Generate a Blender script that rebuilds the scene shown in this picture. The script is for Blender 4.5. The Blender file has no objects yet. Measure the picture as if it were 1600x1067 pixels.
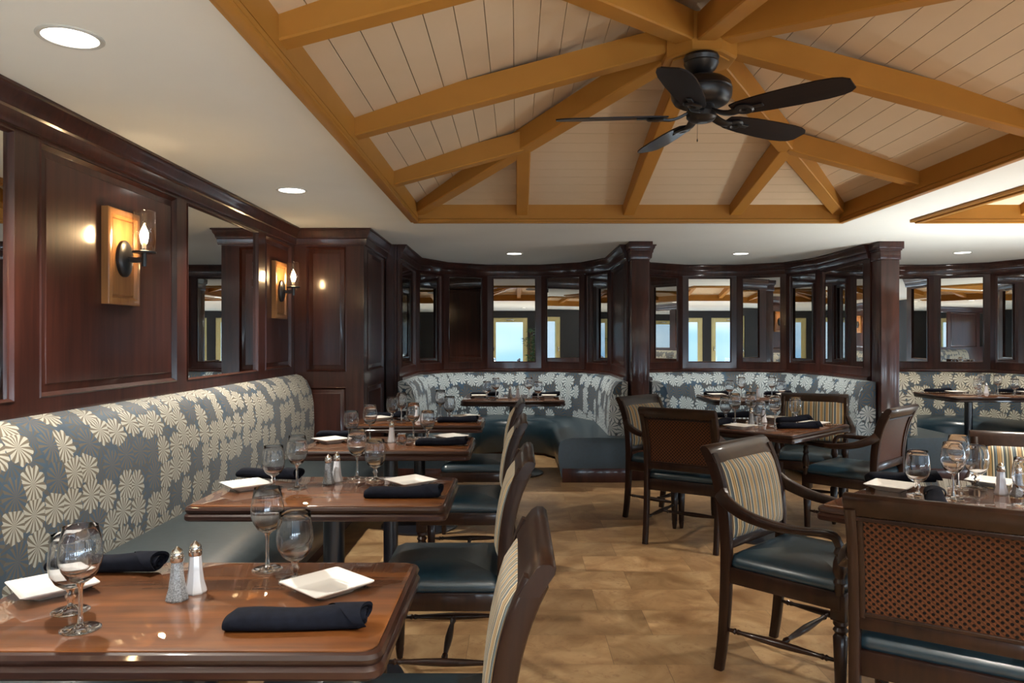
import bpy, bmesh, math, random
from mathutils import Vector, Matrix
random.seed(7)
PI = math.pi
scene = bpy.context.scene
COL = scene.collection

# ------------------------------------------------------------------ camera, world, exposure
cam_d = bpy.data.cameras.new('camera')
cam = bpy.data.objects.new('camera', cam_d)
COL.objects.link(cam)
cam.location = (0, 0, 1.33)
cam.rotation_euler = (PI / 2, 0, 0)
cam_d.sensor_width = 36
cam_d.lens = 1165 / 1600 * 36
cam_d.shift_x = -8 / 1600
cam_d.shift_y = -3.5 / 1600
cam_d.clip_start = 0.05
scene.camera = cam

scene.view_settings.view_transform = 'Standard'
scene.view_settings.look = 'None'
scene.view_settings.exposure = 0.12
scene.view_settings.gamma = 1
scene.view_settings.use_curve_mapping = False
scene.cycles.max_bounces = 12
scene.cycles.diffuse_bounces = 5
scene.cycles.glossy_bounces = 8
scene.cycles.transparent_max_bounces = 24
scene.cycles.transmission_bounces = 8
scene.cycles.sample_clamp_indirect = 6
scene.cycles.caustics_reflective = True
scene.cycles.caustics_refractive = False

world = bpy.data.worlds.new('sky')
scene.world = world
world.use_nodes = True
wn = world.node_tree
wn.nodes.clear()
w_out = wn.nodes.new('ShaderNodeOutputWorld')
w_bg = wn.nodes.new('ShaderNodeBackground')
w_tc = wn.nodes.new('ShaderNodeTexCoord')
w_map = wn.nodes.new('ShaderNodeMapping')
w_map.inputs['Scale'].default_value = (1, 1, 5)
w_no = wn.nodes.new('ShaderNodeTexNoise')
w_no.inputs['Scale'].default_value = 3.0
w_rp = wn.nodes.new('ShaderNodeValToRGB')
w_rp.color_ramp.elements[0].position = 0.35
w_rp.color_ramp.elements[0].color = (0.30, 0.58, 0.90, 1)
w_rp.color_ramp.elements[1].position = 0.7
w_rp.color_ramp.elements[1].color = (0.72, 0.88, 1.0, 1)
wn.links.new(w_tc.outputs['Generated'], w_map.inputs[0])
wn.links.new(w_map.outputs[0], w_no.inputs['Vector'])
wn.links.new(w_no.outputs['Fac'], w_rp.inputs[0])
wn.links.new(w_rp.outputs[0], w_bg.inputs[0])
w_bg.inputs[1].default_value = 2.0
wn.links.new(w_bg.outputs[0], w_out.inputs[0])

LAMP = 165.0       # watts of each ceiling can
DOOR_FILL = 22.0  # watts of each fill lamp added low in the doors
FILL = [(-.6, -.9, 270, 'added black fill light behind the viewer at the left'), (1.5, -.9, 270, 'added black fill light behind the viewer in the middle'), (3.9, .4, 270, 'added black fill light behind the viewer at the right'),
       (4.7, 4.2, 170, 'added black fill light to the right of the square tables'), (4.15, 5.5, 340, 'added black fill light before the right booth'), (6.6, .5, 270, 'added black fill light under the second tray')]

# ------------------------------------------------------------------ numbers of the room
H = 2.25          # ceiling
XL = -1.88        # left wall
XR = 9.0
YB = -5.5         # wall behind the camera
YF = 9.9          # far wall behind the booths
TZ = 0.75         # table tops

# ------------------------------------------------------------------ mesh helper
class MB:
    def __init__(s):
        s.v = []; s.f = []; s.uv = []; s.hasuv = False
    def add(s, vs, fs, uvs=None):
        o = len(s.v)
        s.v += [tuple(p) for p in vs]
        for i, f in enumerate(fs):
            s.f.append(tuple(o + k for k in f))
            if uvs: s.uv.append(uvs[i]); s.hasuv = True
            else: s.uv.append([(0, 0)] * len(f))
        return s
    def box(s, x0, x1, y0, y1, z0, z1, b=0.0, mat=None):
        bm = bmesh.new()
        bmesh.ops.create_cube(bm, size=1)
        for v in bm.verts:
            v.co = Vector((x0 + (v.co.x + .5) * (x1 - x0), y0 + (v.co.y + .5) * (y1 - y0), z0 + (v.co.z + .5) * (z1 - z0)))
        if b: bmesh.ops.bevel(bm, geom=bm.edges[:], offset=b, segments=2, affect='EDGES', profile=0.5)
        return s.bm(bm, mat)
    def bm(s, bm, mat=None):
        bm.verts.index_update()
        vs = [(mat @ v.co) if mat else v.co.copy() for v in bm.verts]
        s.add(vs, [[v.index for v in f.verts] for f in bm.faces])
        bm.free(); return s
    def loft(s, rings, closed=True, caps=True, us=None, vs=None, loop=False):
        n = len(rings[0]); o = len(s.v)
        for r in rings: s.v += [tuple(p) for p in r]
        m = len(rings)
        for i in range(m if loop else m - 1):
            i2 = (i + 1) % m
            for j in range(n if closed else n - 1):
                k = (j + 1) % n
                s.f.append((o + i * n + j, o + i2 * n + j, o + i2 * n + k, o + i * n + k))
                if us:
                    s.hasuv = True
                    k2 = j + 1
                    s.uv.append([(us[i], vs[j]), (us[i + 1], vs[j]), (us[i + 1], vs[k2]), (us[i], vs[k2])])
                else: s.uv.append([(0, 0)] * 4)
        if caps and not loop:
            for ring, rev in ((0, True), (m - 1, False)):
                idx = [o + ring * n + j for j in range(n)]
                if rev: idx.reverse()
                s.f.append(tuple(idx))
                pts = [s.v[q] for q in idx]
                s.uv.append([((p[0] + p[1]) * 1.0, p[2]) for p in pts])
        return s
    def lathe(s, prof, n=24, c=(0, 0, 0), caps=False, ax='z'):
        rings = []
        for r, z in prof:
            ring = []
            for k in range(n):
                a = 2 * PI * k / n
                p = (r * math.cos(a), r * math.sin(a), z)
                if ax == 'x': p = (p[2], p[0], p[1])
                if ax == 'y': p = (p[0], p[2], p[1])
                ring.append((c[0] + p[0], c[1] + p[1], c[2] + p[2]))
            rings.append(ring)
        return s.loft(rings, True, caps)
    def spindle(s, a, b, prof, n=12):
        """turned rod from a to b, prof = [(t, radius)]"""
        a = Vector(a); b = Vector(b); d = (b - a); L = d.length; d.normalize()
        u = d.orthogonal().normalized(); w = d.cross(u)
        rings = []
        for t, r in prof:
            c = a + d * L * t
            rings.append([c + u * r * math.cos(2 * PI * k / n) + w * r * math.sin(2 * PI * k / n) for k in range(n)])
        return s.loft(rings, True, True)
    def sweep(s, path, sizes, side, n=12, power=0.45):
        """rounded-rectangle section along path; sizes = (half across 'side', half other)"""
        side = Vector(side); P = [Vector(p) for p in path]; rings = []
        for i, p in enumerate(P):
            t = (P[min(i + 1, len(P) - 1)] - P[max(i - 1, 0)]).normalized()
            sd = (side - t * side.dot(t)).normalized(); up = t.cross(sd)
            w, h = sizes[i] if isinstance(sizes, list) else sizes
            ring = []
            for k in range(n):
                a = 2 * PI * (k + .5) / n
                ca, sa = math.cos(a), math.sin(a)
                ring.append(p + sd * w * math.copysign(abs(ca) ** power, ca) + up * h * math.copysign(abs(sa) ** power, sa))
            rings.append(ring)
        return s.loft(rings, True, True)
    def build(s, name, mat, parent=None, sharp=35, smooth=True):
        me = bpy.data.meshes.new(name)
        me.from_pydata(s.v, [], s.f)
        if s.hasuv:
            l = me.uv_layers.new(name='UVMap')
            i = 0
            for uvs in s.uv:
                for q in uvs:
                    l.data[i].uv = q; i += 1
        bm = bmesh.new(); bm.from_mesh(me)
        bmesh.ops.recalc_face_normals(bm, faces=bm.faces[:])
        bm.to_mesh(me); bm.free()
        if smooth:
            me.polygons.foreach_set('use_smooth', [True] * len(me.polygons))
            me.set_sharp_from_angle(angle=math.radians(sharp))
        me.materials.append(mat)
        o = bpy.data.objects.new(name, me)
        COL.objects.link(o)
        if parent: o.parent = parent
        return o

def tag(o, label=None, cat=None, group=None, kind=None):
    if label: o['label'] = label
    if cat: o['category'] = cat
    if group: o['group'] = group
    if kind: o['kind'] = kind
    return o
def empty(name, loc=(0, 0, 0), rz=0, **k):
    o = bpy.data.objects.new(name, None); COL.objects.link(o)
    o.location = loc; o.rotation_euler = (0, 0, rz); o.empty_display_size = .1
    return tag(o, **k)
def copy_tree(o, parent=None):
    c = o.copy(); COL.objects.link(c)
    if parent: c.parent = parent
    for ch in list(o.children): copy_tree(ch, c)
    return c
USED = set()
def place(proto, loc, rz, label, group=None, sc=None):
    """first use moves the thing itself, afterwards a copy of it and its parts"""
    o = proto if proto.name not in USED else copy_tree(proto)
    USED.add(proto.name)
    o.location = loc; o.rotation_euler = (0, 0, rz)
    if sc: o.scale = (sc, sc, sc)
    o['label'] = label
    if group: o['group'] = group
    return o

# ------------------------------------------------------------------ materials
def new_mat(name):
    m = bpy.data.materials.new(name); m.use_nodes = True
    nt = m.node_tree
    return m, nt, nt.nodes['Principled BSDF']
def N(nt, t, **k):
    n = nt.nodes.new(t)
    for a, b in k.items():
        if a.startswith('i_'): n.inputs[a[2:].replace('_', ' ')].default_value = b
        else: setattr(n, a, b)
    return n
def math_(nt, op, a, b=None, c=None):
    n = nt.nodes.new('ShaderNodeMath'); n.operation = op
    for i, x in enumerate((a, b, c)):
        if x is None: continue
        if isinstance(x, (int, float)): n.inputs[i].default_value = x
        else: nt.links.new(x, n.inputs[i])
    return n.outputs[0]
def mix_(nt, f, a, b):
    n = nt.nodes.new('ShaderNodeMix'); n.data_type = 'RGBA'
    for sock, x in ((n.inputs[0], f), (n.inputs[6], a), (n.inputs[7], b)):
        if isinstance(x, (int, float)): sock.default_value = x
        elif isinstance(x, tuple): sock.default_value = (*x, 1) if len(x) == 3 else x
        else: nt.links.new(x, sock)
    return n.outputs[2]
def ramp_(nt, fac, stops, const=False):
    r = nt.nodes.new('ShaderNodeValToRGB')
    cr = r.color_ramp
    if const: cr.interpolation = 'CONSTANT'
    while len(cr.elements) < len(stops): cr.elements.new(0.5)
    for e, (p, c) in zip(cr.elements, stops):
        e.position = p; e.color = (*c, 1)
    nt.links.new(fac, r.inputs[0])
    return r.outputs[0]
def simple(name, col, rough=.5, metal=0, coat=0, spec=.5, noise=0, nscale=8, bump=0):
    m, nt, b = new_mat(name)
    b.inputs['Roughness'].default_value = rough
    b.inputs['Metallic'].default_value = metal
    b.inputs['Coat Weight'].default_value = coat
    b.inputs['Coat Roughness'].default_value = .08
    b.inputs['Specular IOR Level'].default_value = spec
    tc = N(nt, 'ShaderNodeTexCoord')
    no = N(nt, 'ShaderNodeTexNoise', i_Scale=nscale, i_Detail=5.0)
    nt.links.new(tc.outputs['Object'], no.inputs['Vector'])
    c2 = tuple(min(1, x * (1 + noise)) for x in col); c1 = tuple(x * (1 - noise) for x in col)
    nt.links.new(ramp_(nt, no.outputs['Fac'], [(.3, c1), (.7, c2)]), b.inputs['Base Color'])
    if bump:
        bp = N(nt, 'ShaderNodeBump', i_Strength=bump, i_Distance=.002)
        nt.links.new(no.outputs['Fac'], bp.inputs['Height'])
        nt.links.new(bp.outputs[0], b.inputs['Normal'])
    return m
def wood(name, dark, light, rough=.3, coat=.5, scale=(22, 22, 1.6), coat_r=.12, bump=.15, contrast=(.3, .7)):
    m, nt, b = new_mat(name)
    tc = N(nt, 'ShaderNodeTexCoord'); mp = N(nt, 'ShaderNodeMapping'); mp.inputs['Scale'].default_value = scale
    nt.links.new(tc.outputs['Object'], mp.inputs[0])
    n1 = N(nt, 'ShaderNodeTexNoise', i_Scale=1.0, i_Detail=8.0, i_Roughness=.6, i_Distortion=.6)
    nt.links.new(mp.outputs[0], n1.inputs['Vector'])
    mp2 = N(nt, 'ShaderNodeMapping'); mp2.inputs['Scale'].default_value = tuple(x * .22 for x in scale)
    nt.links.new(tc.outputs['Object'], mp2.inputs[0])
    n2 = N(nt, 'ShaderNodeTexNoise', i_Scale=1.0, i_Detail=3.0)
    nt.links.new(mp2.outputs[0], n2.inputs['Vector'])
    f = math_(nt, 'ADD', math_(nt, 'MULTIPLY', n1.outputs['Fac'], .6), math_(nt, 'MULTIPLY', n2.outputs['Fac'], .4))
    nt.links.new(ramp_(nt, f, [(contrast[0], dark), (contrast[1], light)]), b.inputs['Base Color'])
    b.inputs['Roughness'].default_value = rough; b.inputs['Specular IOR Level'].default_value = .2
    b.inputs['Coat Weight'].default_value = coat; b.inputs['Coat Roughness'].default_value = coat_r
    if bump:
        bp = N(nt, 'ShaderNodeBump', i_Strength=bump, i_Distance=.001)
        nt.links.new(n1.outputs['Fac'], bp.inputs['Height']); nt.links.new(bp.outputs[0], b.inputs['Normal'])
    return m
def emis(name, col, st):
    m, nt, b = new_mat(name)
    b.inputs['Base Color'].default_value = (*col, 1)
    b.inputs['Emission Color'].default_value = (*col, 1); b.inputs['Emission Strength'].default_value = st
    return m
def thin_glass(name, tint=(1, 1, 1), gloss=.06, edge=.75, rough=0.0, power=3.0):
    m, nt, b = new_mat(name)
    nt.nodes.remove(b)
    out = nt.nodes['Material Output']
    tr = N(nt, 'ShaderNodeBsdfTransparent'); tr.inputs[0].default_value = (*tint, 1)
    gl = N(nt, 'ShaderNodeBsdfGlossy'); gl.inputs['Roughness'].default_value = rough
    lw = N(nt, 'ShaderNodeLayerWeight', i_Blend=.5)
    p = math_(nt, 'POWER', lw.outputs['Facing'], power)
    fac = math_(nt, 'ADD', math_(nt, 'MULTIPLY', p, edge), gloss)
    mx = N(nt, 'ShaderNodeMixShader')
    nt.links.new(fac, mx.inputs[0]); nt.links.new(tr.outputs[0], mx.inputs[1]); nt.links.new(gl.outputs[0], mx.inputs[2])
    nt.links.new(mx.outputs[0], out.inputs[0])
    return m
def fabric_rosette(name='rosette_fabric', dens=8.3, R1=.071, n1=14, g1=(.026, .056, .088), g2=(.045, .078, .110), cl=(.46, .45, .38), cd=(.14, .115, .08), th=-.15):
    m, nt, b = new_mat(name)
    tc = N(nt, 'ShaderNodeTexCoord')
    def layer(scale, rand, off, R, stripes, seed):
        mp = N(nt, 'ShaderNodeMapping'); mp.inputs['Location'].default_value = (off, off * .7, 0)
        nt.links.new(tc.outputs['UV'], mp.inputs[0])
        v = N(nt, 'ShaderNodeTexVoronoi', voronoi_dimensions='2D', feature='F1')
        v.inputs['Scale'].default_value = scale; v.inputs['Randomness'].default_value = rand
        nt.links.new(mp.outputs[0], v.inputs['Vector'])
        d = N(nt, 'ShaderNodeVectorMath', operation='SUBTRACT')
        nt.links.new(mp.outputs[0], d.inputs[0]); nt.links.new(v.outputs['Position'], d.inputs[1])
        sx = N(nt, 'ShaderNodeSeparateXYZ'); nt.links.new(d.outputs[0], sx.inputs[0])
        ln = N(nt, 'ShaderNodeVectorMath', operation='LENGTH'); nt.links.new(d.outputs[0], ln.inputs[0])
        r = ln.outputs['Value']
        ang = math_(nt, 'ARCTAN2', sx.outputs[1], sx.outputs[0])
        sc = N(nt, 'ShaderNodeSeparateColor'); nt.links.new(v.outputs['Color'], sc.inputs[0])
        curl = math_(nt, 'MULTIPLY', math_(nt, 'SUBTRACT', sc.outputs[1], .5), math_(nt, 'MULTIPLY', r, 60))
        st = math_(nt, 'SINE', math_(nt, 'ADD', math_(nt, 'MULTIPLY', ang, float(stripes)), curl))
        lobe = math_(nt, 'ABSOLUTE', math_(nt, 'SINE', math_(nt, 'MULTIPLY', ang, 4.5)))
        lim = math_(nt, 'MULTIPLY', math_(nt, 'ADD', .78, math_(nt, 'MULTIPLY', lobe, .22)), R)
        mask = math_(nt, 'LESS_THAN', r, lim)
        return st, mask, sc.outputs[0], r
    s1, m1, c1, r1 = layer(dens, .46, 0.0, R1, n1, 0)
    s2, m2, c2, r2 = layer(7.4, .8, 3.37, .075, 13, 0)
    no = N(nt, 'ShaderNodeTexNoise', i_Scale=9.0, i_Detail=2.0); nt.links.new(tc.outputs['UV'], no.inputs['Vector'])
    ground = ramp_(nt, no.outputs['Fac'], [(.35, g1), (.65, g2)])
    up = math_(nt, 'GREATER_THAN', s1, th)
    cream = mix_(nt, up, cd, cl)
    blue = mix_(nt, up, (.12, .095, .065), (.035, .075, .12))
    isblue = math_(nt, 'GREATER_THAN', c1, .76)
    petal = mix_(nt, isblue, cream, blue)
    blue2 = mix_(nt, math_(nt, 'GREATER_THAN', s2, .2), (.075, .07, .06), (.03, .07, .115))
    col = mix_(nt, m1, mix_(nt, m2, ground, blue2), petal)
    nt.links.new(col, b.inputs['Base Color'])
    b.inputs['Roughness'].default_value = .62; b.inputs['Sheen Weight'].default_value = .15
    bp = N(nt, 'ShaderNodeBump', i_Strength=.35, i_Distance=.0015)
    nt.links.new(math_(nt, 'MULTIPLY', m1, math_(nt, 'ADD', math_(nt, 'MULTIPLY', up, .5), .5)), bp.inputs['Height'])
    nt.links.new(bp.outputs[0], b.inputs['Normal'])
    return m
def fabric_stripe():
    m, nt, b = new_mat('striped_fabric')
    tc = N(nt, 'ShaderNodeTexCoord'); sx = N(nt, 'ShaderNodeSeparateXYZ')
    nt.links.new(tc.outputs['UV'], sx.inputs[0])
    f = math_(nt, 'FRACT', math_(nt, 'MULTIPLY', sx.outputs[0], 1 / .118))
    gold = (.34, .21, .075); cr = (.60, .53, .37); sl = (.045, .065, .075); bk = (.010, .012, .012); tan = (.20, .12, .05); ol = (.11, .105, .055); bl = (.13, .18, .20)
    seq = [(0, gold), (.09, bk), (.105, gold), (.14, cr), (.17, bk), (.185, sl), (.25, bl), (.265, sl), (.30, cr), (.335, tan),
           (.41, bk), (.425, ol), (.47, cr), (.485, ol), (.53, bk), (.545, sl), (.60, cr), (.64, sl), (.66, gold), (.74, tan), (.76, gold),
           (.80, bk), (.815, bl), (.85, sl), (.90, bk), (.915, cr), (.955, ol), (.985, bk)]
    nt.links.new(ramp_(nt, f, seq, True), b.inputs['Base Color'])
    b.inputs['Roughness'].default_value = .6; b.inputs['Sheen Weight'].default_value = .2
    return m
def cane_mat():
    m, nt, b = new_mat('woven_cane')
    tc = N(nt, 'ShaderNodeTexCoord')
    v = N(nt, 'ShaderNodeTexVoronoi', voronoi_dimensions='2D', feature='F1')
    v.inputs['Scale'].default_value = 66.0; v.inputs['Randomness'].default_value = 0.0
    mp = N(nt, 'ShaderNodeMapping'); mp.inputs['Rotation'].default_value = (0, 0, PI / 4)
    nt.links.new(tc.outputs['UV'], mp.inputs[0]); nt.links.new(mp.outputs[0], v.inputs['Vector'])
    hole = math_(nt, 'LESS_THAN', v.outputs['Distance'], .30)
    w = N(nt, 'ShaderNodeTexWave', i_Scale=52.0, i_Distortion=.6); w.bands_direction = 'DIAGONAL'
    nt.links.new(tc.outputs['UV'], w.inputs['Vector'])
    no = N(nt, 'ShaderNodeTexNoise', i_Scale=14.0); nt.links.new(tc.outputs['UV'], no.inputs['Vector'])
    base = ramp_(nt, w.outputs['Fac'], [(.2, (.055, .018, .007)), (.9, (.11, .037, .014))])
    base = mix_(nt, math_(nt, 'MULTIPLY', no.outputs['Fac'], .7), base, (.07, .03, .015))
    nt.links.new(mix_(nt, hole, base, (.004, .003, .003)), b.inputs['Base Color'])
    b.inputs['Roughness'].default_value = .45; b.inputs['Specular IOR Level'].default_value = .15
    bp = N(nt, 'ShaderNodeBump', i_Strength=.8, i_Distance=.002)
    nt.links.new(math_(nt, 'MINIMUM', v.outputs['Distance'], .5), bp.inputs['Height']); nt.links.new(bp.outputs[0], b.inputs['Normal'])
    return m
def floor_mat():
    m, nt, b = new_mat('stone_tile')
    tc = N(nt, 'ShaderNodeTexCoord')
    br = N(nt, 'ShaderNodeTexBrick')
    br.inputs['Color1'].default_value = (0, 0, 0, 1); br.inputs['Color2'].default_value = (1, 1, 1, 1); br.inputs['Mortar'].default_value = (.5, .5, .5, 1)
    br.inputs['Scale'].default_value = 1.0; br.inputs['Brick Width'].default_value = .61; br.inputs['Row Height'].default_value = .305
    br.inputs['Mortar Size'].default_value = .0016; br.inputs['Mortar Smooth'].default_value = .3; br.offset = .35
    nt.links.new(tc.outputs['Object'], br.inputs['Vector'])
    sep = N(nt, 'ShaderNodeSeparateColor'); nt.links.new(br.outputs['Color'], sep.inputs[0])
    # shift the veins per tile
    cmb = N(nt, 'ShaderNodeCombineXYZ'); nt.links.new(math_(nt, 'MULTIPLY', sep.outputs[0], 13.0), cmb.inputs[2])
    va = N(nt, 'ShaderNodeVectorMath', operation='ADD'); nt.links.new(tc.outputs['Object'], va.inputs[0]); nt.links.new(cmb.outputs[0], va.inputs[1])
    n1 = N(nt, 'ShaderNodeTexNoise', i_Scale=3.2, i_Detail=8.0, i_Roughness=.62, i_Distortion=1.2); nt.links.new(va.outputs[0], n1.inputs['Vector'])
    n2 = N(nt, 'ShaderNodeTexNoise', i_Scale=16.0, i_Detail=6.0, i_Distortion=2.0); nt.links.new(va.outputs[0], n2.inputs['Vector'])
    base = ramp_(nt, n1.outputs['Fac'], [(.28, (.20, .105, .045)), (.5, (.36, .22, .105)), (.72, (.52, .36, .19))])
    base = mix_(nt, math_(nt, 'MULTIPLY', math_(nt, 'GREATER_THAN', n2.outputs['Fac'], .61), .4), base, (.24, .11, .05))
    tone = math_(nt, 'ADD', .80, math_(nt, 'MULTIPLY', sep.outputs[0], .38))
    hs = N(nt, 'ShaderNodeHueSaturation'); nt.links.new(base, hs.inputs['Color']); nt.links.new(tone, hs.inputs['Value'])
    nt.links.new(mix_(nt, math_(nt, 'MULTIPLY', br.outputs['Fac'], .7), hs.outputs[0], (.10, .055, .025)), b.inputs['Base Color'])
    b.inputs['Roughness'].default_value = .32
    return m

M = {}
M['ceiling'] = simple('ceiling_paint', (.84, .85, .81), .9, noise=.03, nscale=1.5)
M['wall'] = simple('dark_navy_paint', (.020, .021, .026), .6, noise=.1)
M['mahogany'] = wood('mahogany', (.014, .0045, .0035), (.072, .020, .0125), .42, .6, coat_r=.13)
M['mahog_l'] = wood('mahogany_light', (.20, .08, .028), (.42, .20, .07), .35, .5)
M['chair'] = wood('chair_wood', (.007, .0032, .0024), (.028, .011, .006), .36, .3, scale=(30, 30, 4), coat_r=.10)
M['tabletop'] = wood('table_wood', (.024, .007, .0025), (.25, .085, .021), .5, 1.0, scale=(1.1, 11, 11), coat_r=.012, bump=.02, contrast=(.36, .66))
M['tableedge'] = wood('table_edge_wood', (.009, .0035, .003), (.042, .013, .007), .45, .55, scale=(2, 18, 18), coat_r=.05)
M['leather'] = simple('teal_leather', (.011, .029, .043), .30, noise=.15, nscale=40, bump=.08, spec=.7)
M['leather2'] = simple('slate_leather', (.030, .042, .048), .38, noise=.15, nscale=30, bump=.15, spec=.6)
M['rosette'] = fabric_rosette()
M['rosette_daylit'] = fabric_rosette('rosette_fabric_daylit', 6.9, .088, 11, (.025, .070, .130), (.042, .10, .165), (.50, .57, .60), (.12, .17, .20), -.45)  # booth copy with larger rosettes, bluish daylight mixed into its colours
M['rosette_taupe'] = fabric_rosette('rosette_fabric_taupe', 6.9, .088, 11, (.040, .055, .070), (.06, .078, .09), (.56, .53, .43), (.14, .12, .09), -.45)
M['stripe'] = fabric_stripe()
M['cane'] = cane_mat()
M['floor'] = floor_mat()
M['beam'] = wood('ochre_paint', (.36, .16, .026), (.43, .20, .038), .5, .1, scale=(3, 3, 3), bump=0)
M['plank'] = wood('cream_board', (.58, .45, .30), (.64, .51, .36), .6, 0, scale=(2, 2, 2), bump=0)
M['plankgap'] = simple('board_gap', (.10, .06, .03), .9)
M['black'] = simple('black_metal', (.012, .012, .014), .38, coat=.2, noise=.1)
M['post'] = simple('table_post_black', (.010, .011, .016), .3, coat=.3)
M['fan'] = simple('fan_bronze', (.007, .006, .0065), .36, noise=.2)
M['blade'] = wood('fan_blade_wood', (.006, .0035, .0035), (.018, .010, .008), .45, .1, scale=(3, 30, 30))
M['chrome'] = simple('chrome', (.75, .74, .70), .12, metal=1)
M['china'] = simple('white_china', (.80, .79, .76), .12, coat=.6)
M['napkin'] = simple('navy_napkin', (.006, .0072, .013), .9, spec=.12, noise=.25, nscale=60, bump=.4)
M['salt'] = simple('salt_shaker_glass', (.72, .73, .78), .10, coat=1)
M['pepper'] = simple('pepper_shaker_glass', (.22, .23, .25), .10, coat=1, noise=.6, nscale=350)
THIN1 = thin_glass('stemware_glass', (.985, .985, .99), .022, .6, power=4)
THIN2 = thin_glass('goblet_glass', (.94, .955, 1.0), .026, .6, power=4)
M['stem'] = thin_glass('stem_glass', (.80, .81, .84), .14, .8, power=1.5)
m_, nt_, b_ = new_mat('stem_crystal'); b_.inputs['Transmission Weight'].default_value = 1; b_.inputs['IOR'].default_value = 1.45; b_.inputs['Roughness'].default_value = 0; b_.inputs['Base Color'].default_value = (.97, .98, 1, 1); M['stem'] = m_
m_, nt_, b_ = new_mat('stemware_glass'); b_.inputs['Transmission Weight'].default_value = 1; b_.inputs['IOR'].default_value = 1.5; b_.inputs['Roughness'].default_value = 0; b_.inputs['Base Color'].default_value = (.99, .99, 1, 1); M['glass'] = m_
m_, nt_, b_ = new_mat('goblet_glass'); b_.inputs['Transmission Weight'].default_value = 1; b_.inputs['IOR'].default_value = 1.5; b_.inputs['Roughness'].default_value = 0; b_.inputs['Base Color'].default_value = (.95, .97, 1, 1); M['gobletglass'] = m_
M['shade'] = thin_glass('sconce_glass', (1, .98, .94), .05, .6)
M['pane'] = thin_glass('window_glass', (.97, .98, 1), .03, .3)
M['mirror'] = simple('mirror', (.70, .70, .68), .0, metal=1)
M['doorframe'] = simple('yellow_paint', (.78, .70, .36), .5, noise=.05)
M['bulb'] = emis('bulb_glow', (1.0, .70, .38), 210)
M['lens'] = emis('lamp_lens', (1.0, .96, .88), 6)
M['trimring'] = simple('lamp_trim', (.55, .54, .50), .5)
M['leaf'] = simple('leaf_green', (.03, .10, .02), .45, noise=.5, nscale=20)
M['terracotta'] = simple('planter', (.05, .04, .035), .5)

# ------------------------------------------------------------------ polyline helpers
def offset_poly(pts, d):
    """offset an open 2-D polyline to its right-hand side by d (mitred)"""
    out = []
    for i, p in enumerate(pts):
        dirs = []
        if i > 0: dirs.append((Vector(pts[i]) - Vector(pts[i - 1])).normalized())
        if i < len(pts) - 1: dirs.append((Vector(pts[i + 1]) - Vector(pts[i])).normalized())
        ns = [Vector((q.y, -q.x)) for q in dirs]
        if len(ns) == 1: n = ns[0]; k = 1
        else:
            n = (ns[0] + ns[1]).normalized(); k = 1 / max(.3, n.dot(ns[0]))
        out.append((p[0] + n.x * d * k, p[1] + n.y * d * k))
    return out
def poly_sweep(mb, pts, section, uv=True, closed=False, caps=True):
    """section: [(offset to the room side, z)]"""
    offs = {}
    rings = []
    for i in range(len(pts)): rings.append([])
    for d, z in section:
        o = offset_poly(pts, d)
        for i, q in enumerate(o): rings[i].append((q[0], q[1], z))
    us = [0]
    for i in range(1, len(pts)): us.append(us[-1] + (Vector(pts[i]) - Vector(pts[i - 1])).length)
    vs = [0]
    sec = section + [section[0]]
    for i in range(1, len(sec)): vs.append(vs[-1] + math.hypot(sec[i][0] - sec[i - 1][0], sec[i][1] - sec[i - 1][1]))
    return mb.loft(rings, True, caps, us, vs)

# ------------------------------------------------------------------ room shell
def struct(o): o['kind'] = 'structure'; return o
struct(MB().box(XL - .2, XR + .2, YB - .2, YF + .2, -.1, 0).build('floor', M['floor'], smooth=False))
T1 = (-.773, 2.476, 1.30, 5.70)
T2 = (3.07, 6.32, 1.30, 5.70)
cm = MB()
cm.box(XL - .2, T1[0], YB - .2, YF + .2, H, H + .12)
cm.box(T1[1], T2[0], YB - .2, YF + .2, H, H + .12)
cm.box(T2[1], XR + .2, YB - .2, YF + .2, H, H + .12)
for t in (T1, T2):
    cm.box(t[0], t[1], YB - .2, t[2], H, H + .12)
    cm.box(t[0], t[1], t[3], YF + .2, H, H + .12)
struct(cm.build('ceiling', M['ceiling'], smooth=False))
struct(MB().box(XL - .2, XR + .2, YF, YF + .2, 0, H).build('wall_far', M['mahogany'], smooth=False))

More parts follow.
